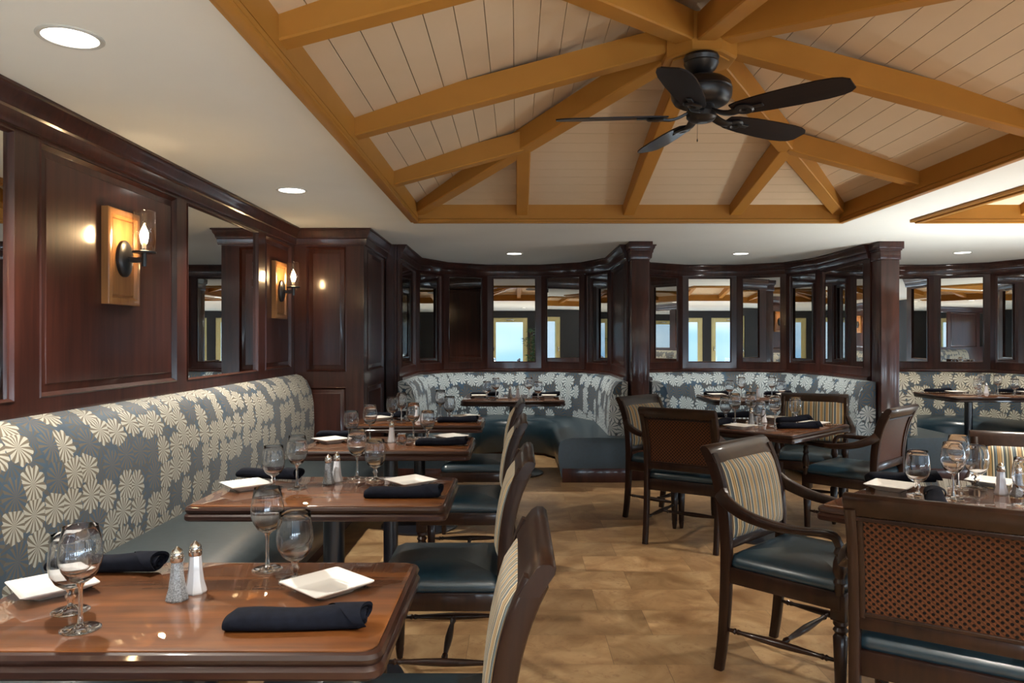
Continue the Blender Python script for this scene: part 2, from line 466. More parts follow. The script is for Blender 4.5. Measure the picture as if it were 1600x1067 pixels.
# glazed walls behind the camera and on the right
def glazed_wall(name, axis, pos, a0, a1, doors, num0, out):
    mb = MB(); cur = a0; n = num0
    zt = 2.02
    def bx(m, u0, u1, w0, w1, z0, z1, b=0):
        if axis == 'y': m.box(u0, u1, min(w0, w1), max(w0, w1), z0, z1, b)
        else: m.box(min(w0, w1), max(w0, w1), u0, u1, z0, z1, b)
        return m
    p0, p1 = pos, pos + out * .15
    for c in doors:
        bx(mb, cur, c - .585, p0, p1, 0, zt); cur = c + .585
    bx(mb, cur, a1, p0, p1, 0, zt)
    bx(mb, a0, a1, p0, p1, zt, H)
    struct(mb.build(name, M['wall'], smooth=False))
    for c in doors:
        root = empty('door_%d' % n, kind='structure'); n += 1
        fr = MB()
        q0, q1 = pos + out * .02, pos + out * .10
        g = .435
        bx(fr, c - .585, c - g, q0, q1, 0, zt, .006); bx(fr, c + g, c + .585, q0, q1, 0, zt, .006)
        bx(fr, c - g, c + g, q0, q1, 1.88, zt); bx(fr, c - g, c + g, q0, q1, 0, .06)
        fr.build('door_frame', M['doorframe'], root)
        bx(MB(), c - g, c + g, pos + out * .055, pos + out * .061, .06, 1.88).build('glass_pane', M['pane'], root, smooth=False)
        hd = MB(); bx(hd, c - g - .08, c - g - .05, pos - out * .03, pos + out * .02, .95, 1.10, .005); hd.build('handle', M['chrome'], root)
        cl = MB(); bx(cl, c - .1, c + .14, pos - out * .04, pos + out * .02, 1.93, 1.97, .005); cl.build('door_closer', M['chrome'], root)
        dl = bpy.data.lights.new('door_fill_light', 'AREA'); dl.shape = 'RECTANGLE'; dl.size = .85; dl.size_y = .46; dl.energy = DOOR_FILL; dl.color = (.70, .86, 1)  # added area lamp low in the glass, out of mirror view, brightens the room
        do = bpy.data.objects.new('door_fill_light', dl); COL.objects.link(do)
        do.location = (c, pos + out * .03, .31) if axis == 'y' else (pos + out * .03, c, .31)
        do.rotation_euler = (Vector((0, -out, .12)) if axis == 'y' else Vector((-out, 0, .12))).to_track_quat('-Z', 'Y').to_euler()
        ld = bpy.data.lights.new('sky_portal', 'AREA'); ld.shape = 'RECTANGLE'; ld.size = .87; ld.size_y = 1.6
        ld.cycles.is_portal = True
        lo = bpy.data.objects.new('sky_portal', ld); COL.objects.link(lo)
        if axis == 'y':
            lo.location = (c, pos + out * .08, 1.08); lo.rotation_euler = (PI / 2 * -out * -1 if out < 0 else PI / 2, 0, 0)
            d = Vector((0, -out, 0))
        else:
            lo.location = (pos + out * .08, c, 1.08); d = Vector((-out, 0, 0))
        lo.rotation_euler = d.to_track_quat('-Z', 'Y').to_euler()
    return n
nd = glazed_wall('wall_rear', 'y', YB, XL - .2, XR + .2, (-1.15 + .9, 1.2, 2.6, 4.0, 5.4, 6.85), 1, -1)
glazed_wall('wall_right', 'x', XR, YB, YF, (-3.6, -1.6, .4, 2.4, 4.4, 6.4), nd, 1)

# ------------------------------------------------------------------ ceiling trays
def beam_box(mb, a, b, w, h, cut=0):
    """a,b = underside centre points; box with top h above"""
    a = Vector(a); b = Vector(b); d = (b - a)
    s = Vector((-d.y, d.x, 0)).normalized() * (w / 2)
    u = Vector((0, 0, h)); c = .006
    rings = []
    for p in (a, b):
        sn = s.normalized()
        rings.append([p + s - sn * c, p + s + Vector((0, 0, c)), p + s + u, p - s + u, p - s + Vector((0, 0, c)), p - s + sn * c])
    mb.loft(rings, True, True)
def tray(t, n, beams=True):
    x0, x1, y0, y1 = t; cx, cy = (x0 + x1) / 2, (y0 + y1) / 2
    root = empty('trim_%d' % n, kind='structure')
    z0, z1 = H + .10, H + .66      # planks: eave and apex
    # upstand board and lip
    fb = MB()
    for (a, b, c, d) in ((x0, x1, y0 - .0, y0 + .02), (x0, x1, y1 - .02, y1), (x0, x0 + .02, y0 + .02, y1 - .02), (x1 - .02, x1, y0 + .02, y1 - .02)):
        fb.box(a, b, c, d, H + .001, H + .13)
    fb.build('upstand_board', M['beam'], root, smooth=False)
    lip = MB()
    for r, zz, hh in ((.045, H - .022, .022), (.02, H - .034, .012)):
        for (a, b, c, d) in ((x0 - r, x1 + r, y0 - r, y0 + .02), (x0 - r, x1 + r, y1 - .02, y1 + r), (x0 - r, x0 + .02, y0 + .02, y1 - .02), (x1 - .02, x1 + r, y0 + .02, y1 - .02)):
            lip.box(a, b, c, d, zz, zz + hh, .003)
    lip.build('lip_moulding', M['beam'], root)
    # four sloping fields of boards running parallel to the eaves
    cor = [Vector((x0, y0, z0)), Vector((x1, y0, z0)), Vector((x1, y1, z0)), Vector((x0, y1, z0))]
    apex = Vector((cx, cy, z1))
    for k in range(4):
        a, b = cor[k], cor[(k + 1) % 4]
        run = ((a + b) / 2 - apex).length; rows = round(run / .118)
        mb = MB(); g = .0016 / run * 1.0
        e = (b - a).normalized(); nrm = e.cross(apex - a).normalized()
        if nrm.z > 0: nrm = -nrm
        for r in range(rows):
            t0 = r / rows + g; t1 = (r + 1) / rows - g
            P = [a.lerp(apex, t0), b.lerp(apex, t0), b.lerp(apex, t1), a.lerp(apex, t1)]
            top = [p - nrm * .012 for p in P]
            mb.add(P + top, [(0, 1, 2, 3), (4, 5, 6, 7), (0, 1, 5, 4), (1, 2, 6, 5), (2, 3, 7, 6), (3, 0, 4, 7)])
        pf = mb.build('plank_field', M['plank'], root, smooth=False)
        bk = MB(); q = [p - nrm * .014 for p in (a, b, apex)]; q2 = [p - nrm * .03 for p in (a, b, apex)]
        bk.add(q + q2, [(0, 1, 2), (3, 4, 5), (0, 1, 4, 3), (1, 2, 5, 4), (2, 0, 3, 5)])
        bk.build('backing_board', M['plankgap'], pf, smooth=False)
    zb, zh, hw = H + .02, H + .45, .1
    def zat(x, y):
        f = max(abs(x - cx) / ((x1 - x0) / 2), abs(y - cy) / ((y1 - y0) / 2))
        return zb + (zh - zb) * (1 - f)
    def bm_(xa, ya, xb, yb, w=.09, h=.12):
        m = MB(); beam_box(m, (xa, ya, zat(xa, ya)), (xb, yb, zat(xb, yb)), w, h); m.build('beam', M['beam'], root)
    i = .02
    for (ex, ey) in ((x0 + i, y0 + i), (x1 - i, y0 + i), (x1 - i, y1 - i), (x0 + i, y1 - i)): bm_(ex, ey, cx + (ex - cx) * .05, cy + (ey - cy) * .05, .095, .13)
    for (ex, ey) in ((x0 + i, cy), (x1 - i, cy), (cx, y0 + i), (cx, y1 - i)): bm_(ex, ey, cx + (ex - cx) * .07, cy + (ey - cy) * .05, .09, .12)
    qx, qy = (x1 - x0) / 4, (y1 - y0) / 4
    for sx in (-1, 1):
        for ey in (y0 + i, y1 - i): bm_(cx + sx * qx, ey, cx + sx * qx, cy + (1 if ey > cy else -1) * qy)
    for sy in (-1, 1):
        for ex in (x0 + i, x1 - i): bm_(ex, cy + sy * qy, cx + (1 if ex > cx else -1) * qx, cy + sy * qy)
    # octagonal hub block
    hb = MB()
    r1 = .175
    prof = [(.0, zh - .085), (r1 - .035, zh - .085), (r1 - .035, zh - .078), (r1 - .010, zh - .078), (r1, zh - .070), (r1, zh + .10), (0, zh + .10)]
    rings = []
    for r, z in prof:
        rings.append([(cx + r * math.cos(PI / 8 + k * PI / 4), cy + r * math.sin(PI / 8 + k * PI / 4), z) for k in range(8)])
    hb.loft(rings, True, False); hb.build('hub_block', M['beam'], root)
    return root, cx, cy, zh
_, hx, hy, hz = tray(T1, 1)
tray(T2, 2)

# ------------------------------------------------------------------ panelling helpers (local frame: u along wall, w out of wall, z up)
def frame_mat(p0, p1):
    """matrix mapping (u,w,z): u from p0 to p1, w to the right-hand side"""
    d = (Vector(p1) - Vector(p0)); L = d.length; d.normalize(); n = Vector((d.y, -d.x))
    return Matrix(((d.x, n.x, 0, p0[0]), (d.y, n.y, 0, p0[1]), (0, 0, 1, 0), (0, 0, 0, 1))), L
def mbox(mb, mt, u0, u1, w0, w1, z0, z1, b=0):
    bm = bmesh.new(); bmesh.ops.create_cube(bm, size=1)
    for v in bm.verts: v.co = Vector((u0 + (v.co.x + .5) * (u1 - u0), w0 + (v.co.y + .5) * (w1 - w0), z0 + (v.co.z + .5) * (z1 - z0)))
    if b: bmesh.ops.bevel(bm, geom=bm.edges[:], offset=b, segments=1, affect='EDGES')
    mb.bm(bm, mt)
def ring_mould(mb, mt, u0, u1, z0, z1, prof):
    """picture-frame moulding; prof [(inset, w)]"""
    rings = []
    for ins, w in prof:
        rings.append([mt @ Vector(p) for p in ((u0 + ins, w, z0 + ins), (u1 - ins, w, z0 + ins), (u1 - ins, w, z1 - ins), (u0 + ins, w, z1 - ins))])
    mb.loft(rings, True, False)
def raised_panel(mt, u0, u1, z0, z1, parent, w=0.0):
    mb = MB()
    ring_mould(mb, mt, u0, u1, z0, z1, [(0, w + .022), (.006, w + .026), (.014, w + .014), (.02, w + .004), (.05, w + .010), (.055, w + .014)])
    i = .055
    mbx = [mt @ Vector(p) for p in ((u0 + i, w + .014, z0 + i), (u1 - i, w + .014, z0 + i), (u1 - i, w + .014, z1 - i), (u0 + i, w + .014, z1 - i))]
    mb.add(mbx, [(0, 1, 2, 3)])
    b0 = [mt @ Vector(p) for p in ((u0, w - .004, z0), (u1, w - .004, z0), (u1, w - .004, z1), (u0, w - .004, z1))]
    mb.add(b0, [(3, 2, 1, 0)])
    return mb.build('raised_panel', M['mahogany'], parent)
def mirror_in(mt, u0, u1, z0, z1, parent, w=0.0):
    mb = MB(); mbox(mb, mt, u0, u1, w - .004, w + .006, z0, z1)
    o = mb.build('mirror', M['mirror'], parent, smooth=False)
    fr = MB(); ring_mould(fr, mt, u0 - .002, u1 + .002, z0 - .002, z1 + .002, [(0, w + .026), (.004, w + .027), (.010, w + .018), (.013, w + .006)])
    fr.build('mirror_moulding', M['mahogany'], parent)
    return o
ZB, ZM0, ZM1 = .95, 1.045, 2.09
def panel_frame(mt, L, openings, z0, parent, w=0.0, mz0=ZM0, mz1=ZM1, ztop=H - .001, t=.022, name='panel_frame'):
    """solid face frame with the openings left out"""
    mb = MB(); cur = 0
    for (a, b) in openings:
        mbox(mb, mt, cur, a, w, w + t, z0, ztop)
        mbox(mb, mt, a, b, w, w + t, z0, mz0); mbox(mb, mt, a, b, w, w + t, mz1, ztop)
        cur = b
    mbox(mb, mt, cur, L, w, w + t, z0, ztop)
    mbox(mb, mt, 0, L, w - .03, w - .005, z0, ztop)
    return mb.build(name, M['mahogany'], parent, smooth=False)
CORN = [(0, 2.115), (.022, 2.115), (.026, 2.13), (.030, 2.165), (.038, 2.172), (.042, 2.195), (.055, 2.215), (.060, 2.235), (.070, 2.238), (.070, H - .001), (0, H - .001)]

# ---- left wall: polyline runs along +Y would put the room on the right-hand side
wl = MB().box(XL - .2, XL - .06, YB, YF, 0, H).build('wall_left', M['mahogany'], smooth=False); struct(wl)
mt, L = frame_mat((XL - .0, YB), (XL - .0, 6.21))
Y2U = lambda y: y - YB
segs = [(-5.2, -4.0, 'm'), (-3.85, -2.6, 'p'), (-2.45, -1.25, 'm'), (-1.1, .1, 'p'), (.25, 1.35, 'm'), (1.5, 1.5, '-'), (1.6, 2.75, 'm'), (2.90, 4.07, 'p'), (4.20, 5.35, 'm'), (5.5, 6.13, 'p')]
segs = [q for q in segs if q[2] != '-']
panel_frame(mt, L, [(Y2U(a), Y2U(b)) for a, b, k in segs], 0, wl, w=0, mz0=1.10, mz1=2.10)
for a, b, k in segs:
    if k == 'm': mirror_in(mt, Y2U(a), Y2U(b), 1.10, 2.10, wl)
    else: raised_panel(mt, Y2U(a), Y2U(b), 1.10, 2.10, wl, w=0)
cr = MB(); poly_sweep(cr, [(XL + .02, YB), (XL + .02, 6.21)], CORN); cr.build('crown_moulding', M['mahogany'], wl)

# ---- pier beyond the left banquette
pier = empty('panelled_pier', (-1.6, 6.7, 0), label='dark mahogany panelled pier at the end of the left patterned banquette', cat='pier')
def local(o, root): o.matrix_parent_inverse = Matrix.Translation(-Vector(root.location)); return o
PX0, PX1, PY0, PY1 = XL + .0, -1.30, 6.245, 7.22
core = local(MB().box(PX0, PX1, PY0, PY1, 0, H - .001).build('core', M['mahogany'], pier, smooth=False), pier)
mt, L = frame_mat((PX0 + .0, PY0), (PX1 + .02, PY0))
for lo, hi in ((1.06, 2.10), (.16, .93)):
    local(raised_panel(mt, .12, L - .145, lo, hi, pier, w=.002), pier)
mt2, L2 = frame_mat((PX1, PY0 - .0), (PX1, PY1))
# frame stiles of both faces
fm = MB()
for m_, LL, a, b in ((mt, L, .12, L - .145), (mt2, L2, .12, L2 - .12)):
    mbox(fm, m_, 0, a, .0, .022, 0, 2.115); mbox(fm, m_, b, LL, .0, .022, 0, 2.115)
    for z0_, z1_ in ((0, .16), (.93, 1.06), (2.10, 2.115)): mbox(fm, m_, a, b, .0, .022, z0_, z1_)
local(fm.build('panel_frame', M['mahogany'], pier, smooth=False), pier)
for lo, hi in ((1.06, 2.10), (.16, .93)): local(raised_panel(mt2, .12, L2 - .12, lo, hi, pier, w=.002), pier)
cr = MB()
poly_sweep(cr, [(PX0 + .02, PY0 - .02 ), (PX1 + .02, PY0 - .02), (PX1 + .02, PY1)], CORN); local(cr.build('cornice', M['mahogany'], pier), pier)

# ------------------------------------------------------------------ booths
BOOTHS = [dict(c=-.035, l=1.125, r=1.115, n='left'), dict(c=2.39, l=1.13, r=1.05, n='middle'), dict(c=4.84, l=1.24, r=1.1, n='right')]
BY0 = 7.22
def booth_pts(b):
    c = b['c']
    return [(c - b['l'], BY0), (c - b['l'], 8.42), (c - .86, 8.97), (c - .34, 9.28), (c + .34, 9.28), (c + .86, 8.97), (c + b['r'], 8.42), (c + b['r'], BY0)]
BD = {'left': 'left booth', 'middle': 'middle booth between the two square columns', 'right': 'right booth'}
for bi, b in enumerate(BOOTHS):
    P = booth_pts(b)
    root = empty('booth_panelling', (b['c'], 8.3, 0), label='curved mahogany panelling with tall mirrors around the %s' % BD[b['n']], cat='panelling', group='mirrored panelling of the booths')
    for i in range(len(P) - 1):
        m_, LL = frame_mat(P[i], P[i + 1])
        if i in (0, 6): op = (.14, LL - .07) if i == 0 else (.07, LL - .14)
        else: op = (.072, LL - .072)
        local(panel_frame(m_, LL, [op], 0, root, w=-.0, t=.022), root)
        if bi == 0 and i == 6: local(raised_panel(m_, op[0], op[1], ZM0, ZM1, root), root)
        else:
            for o in (mirror_in(m_, op[0], op[1], ZM0, ZM1, root),): pass
    for ch in root.children: ch.matrix_parent_inverse = Matrix.Translation(-Vector(root.location))
    cr = MB(); poly_sweep(cr, offset_poly(P, .02), CORN); local(cr.build('cornice', M['mahogany'], root), root)
    rl = MB(); poly_sweep(rl, offset_poly(P, .02), [(0, ZB - .02), (.03, ZB - .02), (.034, ZB - .01), (.03, ZB + .012), (.006, ZB + .02), (0, ZB + .02)]); local(rl.build('sill_rail', M['mahogany'], root), root)
    # upholstered bench
    bench = empty('booth_bench', (b['c'], 8.3, 0), label='U-shaped rosette fabric bench with teal seat in the %s booth' % b['n'], cat='bench', group='booth benches')
    Q = [(P[0][0], 7.10)] + P[1:-1] + [(P[-1][0], 7.10)]
    Q = offset_poly(Q, .026)
    Qs = []
    sec = [(0, .12), (.17, .12), (.185, .42), (.18, .60), (.165, .76), (.13, .87), (.08, .922), (.03, .929), (0, .925)]
    bk = MB(); poly_sweep(bk, Q, sec)
    o = local(bk.build('back_cushion', M['rosette_taupe' if bi == 2 else 'rosette_daylit'], bench, sharp=28), bench)
    # seat
    Q2 = [(P[0][0], 6.93)] + P[1:-1] + [(P[-1][0], 6.93)]
    Q2 = offset_poly(Q2, .026)
    sec2 = [(.0, .03), (.635, .03), (.645, .06), (.672, .22), (.668, .32), (.65, .375), (.61, .40), (.54, .412), (.30, .415), (.0, .41)]
    st = MB(); poly_sweep(st, Q2, sec2)
    # round the two front ends by an extra shrunken ring
    local(st.build('seat_cushion', M['leather'], bench, sharp=40), bench)
    bs = MB(); Q3 = [(Q2[0][0], 6.96)] + Q2[1:-1] + [(Q2[-1][0], 6.96)]
    poly_sweep(bs, Q3, [(.0, 0), (.60, 0), (.60, .028), (.0, .028)]); local(bs.build('plinth', M['mahogany'], bench), bench)
    for xa, xb in ((Q2[0][0], Q2[0][0] + .635), (Q2[-1][0] - .635, Q2[-1][0])):
        local(MB().box(xa, xb, 6.918, 6.932, 0, .13, .003).build('end_board', M['mahogany'], bench), bench)

# solid cores between the booths, with the square columns in front
def column(x0, x1, lab):
    c = (x0 + x1) / 2
    root = empty('column', (c, 7.12, 0), label=lab, cat='column', group='square mahogany columns')
    MB().box(x0 - c, x1 - c, -.10, .09, 0, 2.08, .004).build('shaft', M['mahogany'], root)
    cp = MB()
    for k, (e, z0, z1) in enumerate(((.010, 2.08, 2.165), (.018, 2.165, 2.18), (.030, 2.18, H - .001))):
        cp.box(x0 - c - e, x1 - c + e, -.10 - e, .09, z0, z1, .003)
    cp.build('capital', M['mahogany'], root)
column(1.08, 1.243, 'square mahogany column between the left and the middle booth')
column(3.428, 3.60, 'square mahogany column between the middle and the right booth')
def partition(x0, x1, n):
    struct(MB().box(x0, x1, BY0 - .005, YF, 0, H - .001).build('wall_partition_%d' % n, M['mahogany'], smooth=False))
partition(BOOTHS[0]['c'] + 1.115 + .032, BOOTHS[1]['c'] - 1.13 - .032, 1)
partition(BOOTHS[1]['c'] + 1.05 + .032, BOOTHS[2]['c'] - 1.24 - .032, 2)
partition(BOOTHS[2]['c'] + 1.1 + .032, 6.5, 3)
partition(PX1 + .03, BOOTHS[0]['c'] - 1.125 - .032, 4)

# ------------------------------------------------------------------ left banquette
ban = empty('banquette', (-1.5, 2.2, 0), label='long banquette with rosette patterned back and slate leather seat along the left wall', cat='banquette')
Y0b, Y1b = -3.2, 6.20
secb = [(0, .10), (.15, .10), (.165, .45), (.172, .62), (.165, .80), (.145, .91), (.11, .985), (.065, 1.025), (.02, 1.04), (0, 1.035)]
bk = MB(); pb = [(XL + .023, Y0b), (XL + .023, 1.0), (XL + .023, 3.6), (XL + .023, Y1b)]
poly_sweep(bk, pb, secb); local(bk.build('back_cushion', M['rosette'], ban, sharp=28), ban)
secs = [(.15, .13), (.72, .13), (.75, .16), (.765, .25), (.76, .33), (.735, .39), (.68, .425), (.60, .445), (.40, .455), (.15, .45)]
st = MB(); pb2 = [(XL + .023, Y0b), (XL + .023, 2.0), (XL + .023, Y1b - .03)]
poly_sweep(st, pb2, secs); local(st.build('seat_cushion', M['leather2'], ban, sharp=40), ban)
bs = MB(); bs.box(XL + .03, XL + .68, Y0b + .02, Y1b - .06, 0, .128); local(bs.build('plinth', M['mahogany'], ban), ban)

# ------------------------------------------------------------------ tables
def rrect(w, d, r, z, n=6, ins=0):
    w2, d2 = w / 2 - ins, d / 2 - ins; r = max(.002, r - ins); pts = []
    for cx, cy, a0 in ((w2 - r, d2 - r, 0), (-w2 + r, d2 - r, PI / 2), (-w2 + r, -d2 + r, PI), (w2 - r, -d2 + r, 3 * PI / 2)):
        for k in range(n + 1):
            a = a0 + PI / 2 * k / n; pts.append((cx + r * math.cos(a), cy + r * math.sin(a), z))
    return pts
def make_table(w, d, posts, r=.035, base_r=.27):
    root = empty('dining_table', (0, 0, 0), cat='table')
    mb = MB()
    prof = [(.30, TZ), (.012, TZ), (.004, TZ - .002), (0, TZ - .008)]
    mb.loft([rrect(w - .03, d - .03, r, z, ins=i) for i, z in ((.012, TZ - .004), (.0, TZ - .004), (.0, TZ - .001), (.004, TZ))], True, True)
    mb.build('tabletop', M['tabletop'], root)
    e = MB()
    rings = [rrect(w, d, r, z, ins=i) for i, z in ((.015, TZ - .052), (.004, TZ - .052), (.0, TZ - .047), (.0, TZ - .035), (.004, TZ - .030), (.008, TZ - .027), (.004, TZ - .022), (.002, TZ - .014), (.006, TZ - .006), (.012, TZ - .0035), (.0165, TZ - .0035))]
    e.loft(rings, True, True)
    e.build('moulded_edge', M['tableedge'], root)
    for px, py in posts:
        MB().lathe([(.0, .03), (.042, .03), (.040, .05), (.040, TZ - .07), (.075, TZ - .06), (.075, TZ - .053), (0, TZ - .053)], 24, (px, py, 0)).build('post', M['post'], root)
        MB().lathe([(0, 0), (base_r, 0), (base_r, .012), (base_r - .03, .022), (.08, .034), (.05, .05), (0, .05)], 40, (px, py, 0)).build('base_plate', M['post'], root)
    return root
row = make_table(.92, .58, [(0, 0)])
ROWC = [(-.71, 1.665), (-.705, 2.87), (-.705, 4.16), (-.695, 5.31)]
ROWN = ['front table', 'second table', 'third table', 'fourth table']
for (x, y), nme in zip(ROWC, ROWN):
    place(row, (x, y, 0), 0, 'glossy brown rectangular table, %s of the row along the left banquette' % nme.split()[0].replace('front', 'nearest'), 'tables along the left banquette')
sq = make_table(.88, .88, [(0, 0)], .02, .30)
TA, TB_ = (1.66, 5.10), (1.67, 2.62)
place(sq, (TA[0], TA[1], 0), PI / 4, 'square brown table turned cornerwise in front of the right square column', 'square tables turned cornerwise')
place(sq, (TB_[0], TB_[1], 0), PI / 4, 'square brown table turned cornerwise at the right edge, behind the nearest cane chair', 'square tables turned cornerwise')
bt = make_table(1.0, .82, [(0, 0)], .09, .30)
place(bt, (-.04, 7.41, 0), 0, 'dark wooden table in the left booth', 'booth tables')
place(bt, (2.38, 7.52, 0), 0, 'dark wooden table in the middle booth between the columns', 'booth tables')
bt3 = make_table(1.45, .86, [(-.32, 0), (.32, 0)], .09, .28)
place(bt3, (5.09, 7.88, 0), 0, 'wide dark wooden table in the right booth', 'booth tables')

# ------------------------------------------------------------------ chairs (origin: seat centre on the floor, facing +y)
STILE = [(-.262, 0), (-.245, .12), (-.232, .28), (-.228, .44), (-.230, .56), (-.243, .68), (-.268, .78), (-.302, .86), (-.322, .893)]
def smooth_path(pts, n=4):
    P = [Vector(p) for p in pts]; out = []
    for i in range(len(P) - 1):
        p0 = P[max(i - 1, 0)]; p1 = P[i]; p2 = P[i + 1]; p3 = P[min(i + 2, len(P) - 1)]
        for k in range(n):
            t = k / n
            out.append(.5 * ((2 * p1) + (p2 - p0) * t + (2 * p0 - 5 * p1 + 4 * p2 - p3) * t * t + (-p0 + 3 * p1 - 3 * p2 + p3) * t ** 3))
    out.append(P[-1]); return out
STILE_S = [(p.x, p.y) for p in smooth_path([(y, z, 0) for y, z in STILE], 8)]
def stile_y(z):
    for (y0, z0), (y1, z1) in zip(STILE_S, STILE_S[1:]):
        if z <= z1: return y0 + (y1 - y0) * (z - z0) / (z1 - z0)
    return STILE_S[-1][0]
def make_chair(arms):
    root = empty('dining_armchair' if arms else 'dining_chair', (0, 0, 0), cat='chair')
    W = .25
    cw = M['chair']
    for sx in (-1, 1):
        path = smooth_path([(sx * (W - .016), y, z) for y, z in STILE], 4)
        path = [p for p in path if p.z < .865]
        sizes = []
        for p in path:
            t = p.z / .893
            h = .0185 + (.005 * min(1, t * 3) if t < .5 else .005 + .004 * (t - .5) * 2)
            sizes.append((.0165, h))
        mb = MB().sweep(path, sizes, (1, 0, 0), 12, .4)
        mb.build('rear_leg', cw, root)
        # turned front leg
        fl = MB().lathe([(0, 0), (.012, 0), (.014, .01), (.018, .04), (.017, .05), (.019, .055), (.022, .16), (.026, .26), (.019, .272), (.027, .285), (.020, .297), (.026, .306), (.025, .318), (.030, .325)], 16, (sx * (W - .035), .215, 0))
        fl.box(sx * (W - .035) - .027, sx * (W - .035) + .027, .188, .242, .322, .415, .003)
        fl.build('front_leg', cw, root)
    # seat frame
    sf = MB()
    sf.box(-W + .01, W - .01, .205, .24, .36, .425, .004); sf.box(-W + .03, W - .03, -.235, -.205, .35, .425, .004)
    for sx in (-1, 1): sf.box(min(sx * (W - .005), sx * (W - .038)), max(sx * (W - .005), sx * (W - .038)), -.21, .225, .36, .425, .004)
    sf.build('seat_frame', cw, root)
    # cushion
    cu = MB(); rings = []
    for ins, z in ((.03, .405), (.008, .424), (.0, .436), (.003, .450), (.014, .470), (.05, .487), (.11, .497), (.18, .501)):
        rings.append([(x, y + .005, zz) for x, y, zz in rrect(2 * W - .015, .462, .045, z, 5, ins)])
    cu.loft(rings, True, True); cu.build('seat', M['leather'], root, sharp=60)
    # crest rail
    cr_ = MB(); path = [(x, 0, 0) for x in (-W - .001, -W + .003, -.12, 0, .12, W - .003, W + .001)]
    rings = []
    secp = [(-.264, .830), (-.273, .846), (-.290, .872), (-.303, .889), (-.316, .897), (-.332, .896), (-.341, .887), (-.339, .875), (-.322, .850), (-.308, .830)]
    for (x, _, _) in path:
        e = .94 if abs(x) > W else 1
        rings.append([(x, -.302 + (y + .302) * e, .855 + (z - .855) * e) for y, z in secp])
    cr_.loft(rings, True, True); cr_.build('crest_rail', cw, root, sharp=50)
    lr = MB(); lr.box(-W + .03, W - .03, -.247, -.215, .490, .532, .004); lr.build('lower_back_rail', cw, root)
    # striped pad (front) and cane (rear) follow the stile curve
    zs = [.530 + (.838 - .530) * (.5 - .5 * math.cos(PI * k / 12)) for k in range(13)]
    xs = [-W + .030 + (2 * W - .060) * (.5 - .5 * math.cos(PI * k / 12)) for k in range(13)]
    mb = MB(); g = []
    for j, z in enumerate(zs):
        for i, x in enumerate(xs):
            ex = min(i, 12 - i) / 3.0; ez = min(j, 12 - j) / 3.0
            k = min(1, ex) * min(1, ez)
            bul = .006 + .022 * (k ** .5) + .012 * (1 - (x / W) ** 2) * k
            g.append((x, stile_y(z) + bul + .004, z))
    fs = []; uv = []
    for j in range(12):
        for i in range(12):
            a = j * 13 + i; q = (a, a + 1, a + 14, a + 13); fs.append(q)
            uv.append([(g[t][0] + .3, g[t][2]) for t in q])
    o = len(g)
    g2 = [(x, stile_y(z) - .002, z) for z in zs for x in xs]
    # closing skirt
    border = [(i) for i in range(13)] + [13 * j + 12 for j in range(1, 13)] + [12 * 13 + i for i in range(11, -1, -1)] + [13 * j for j in range(11, 0, -1)]
    allv = g + [g2[t] for t in border]
    for t in range(len(border)):
        a, b_ = border[t], border[(t + 1) % len(border)]
        q = (a, b_, o + (t + 1) % len(border), o + t); fs.append(q); uv.append([(allv[w_][0] + .3, allv[w_][2]) for w_ in q])
    mb.add(allv, fs, uv); mb.build('backrest', M['stripe'], root, sharp=80)
    cz = [.525 + (.826 - .525) * k / 8 for k in range(9)]; cx_ = [-W + .032, 0, W - .032]
    mb = MB(); v1 = [(x, stile_y(z) - .006, z) for z in cz for x in cx_]; v2 = [(x, stile_y(z) - .012, z) for z in cz for x in cx_]
    fs = []; uv = []
    for j in range(8):
        for i in range(2):
            a = j * 3 + i
            for off in (0, len(v1)):
                q = tuple(t + off for t in (a, a + 1, a + 4, a + 3)); fs.append(q); uv.append([((v1 + v2)[t][0], (v1 + v2)[t][2]) for t in q])
    mb.add(v1 + v2, fs, uv); mb.build('cane_panel', M['cane'], root)
    # inner bead frame round the cane
    bf = MB()
    for sx in (-1, 1):
        bf.sweep([(sx * (W - .038), stile_y(z) - .016, z) for z in cz], (.008, .005), (1, 0, 0), 8)
    bf.sweep([(x, stile_y(.53) - .016, .535) for x in (-W + .03, 0, W - .03)], (.005, .006), (0, 1, 0), 8)
    bf.sweep([(x, stile_y(.822) - .020, .822) for x in (-W + .03, 0, W - .03)], (.005, .006), (0, 1, 0), 8)
    bf.build('cane_bead', cw, root)
    # H stretcher
    sp = [(0, .006), (.04, .007), (.08, .008), (.10, .012), (.115, .008), (.13, .011), (.16, .008), (.35, .013), (.5, .015), (.65, .013), (.84, .008), (.87, .011), (.885, .008), (.90, .012), (.92, .008), (.96, .007), (1, .006)]
    for sx in (-1, 1):
        MB().spindle((sx * (W - .035), .21, .17), (sx * (W - .018), -.238, .17), sp).build('stretcher', cw, root)
    MB().spindle((-W + .03, -.01, .17), (W - .03, -.01, .17), sp).build('stretcher', cw, root)
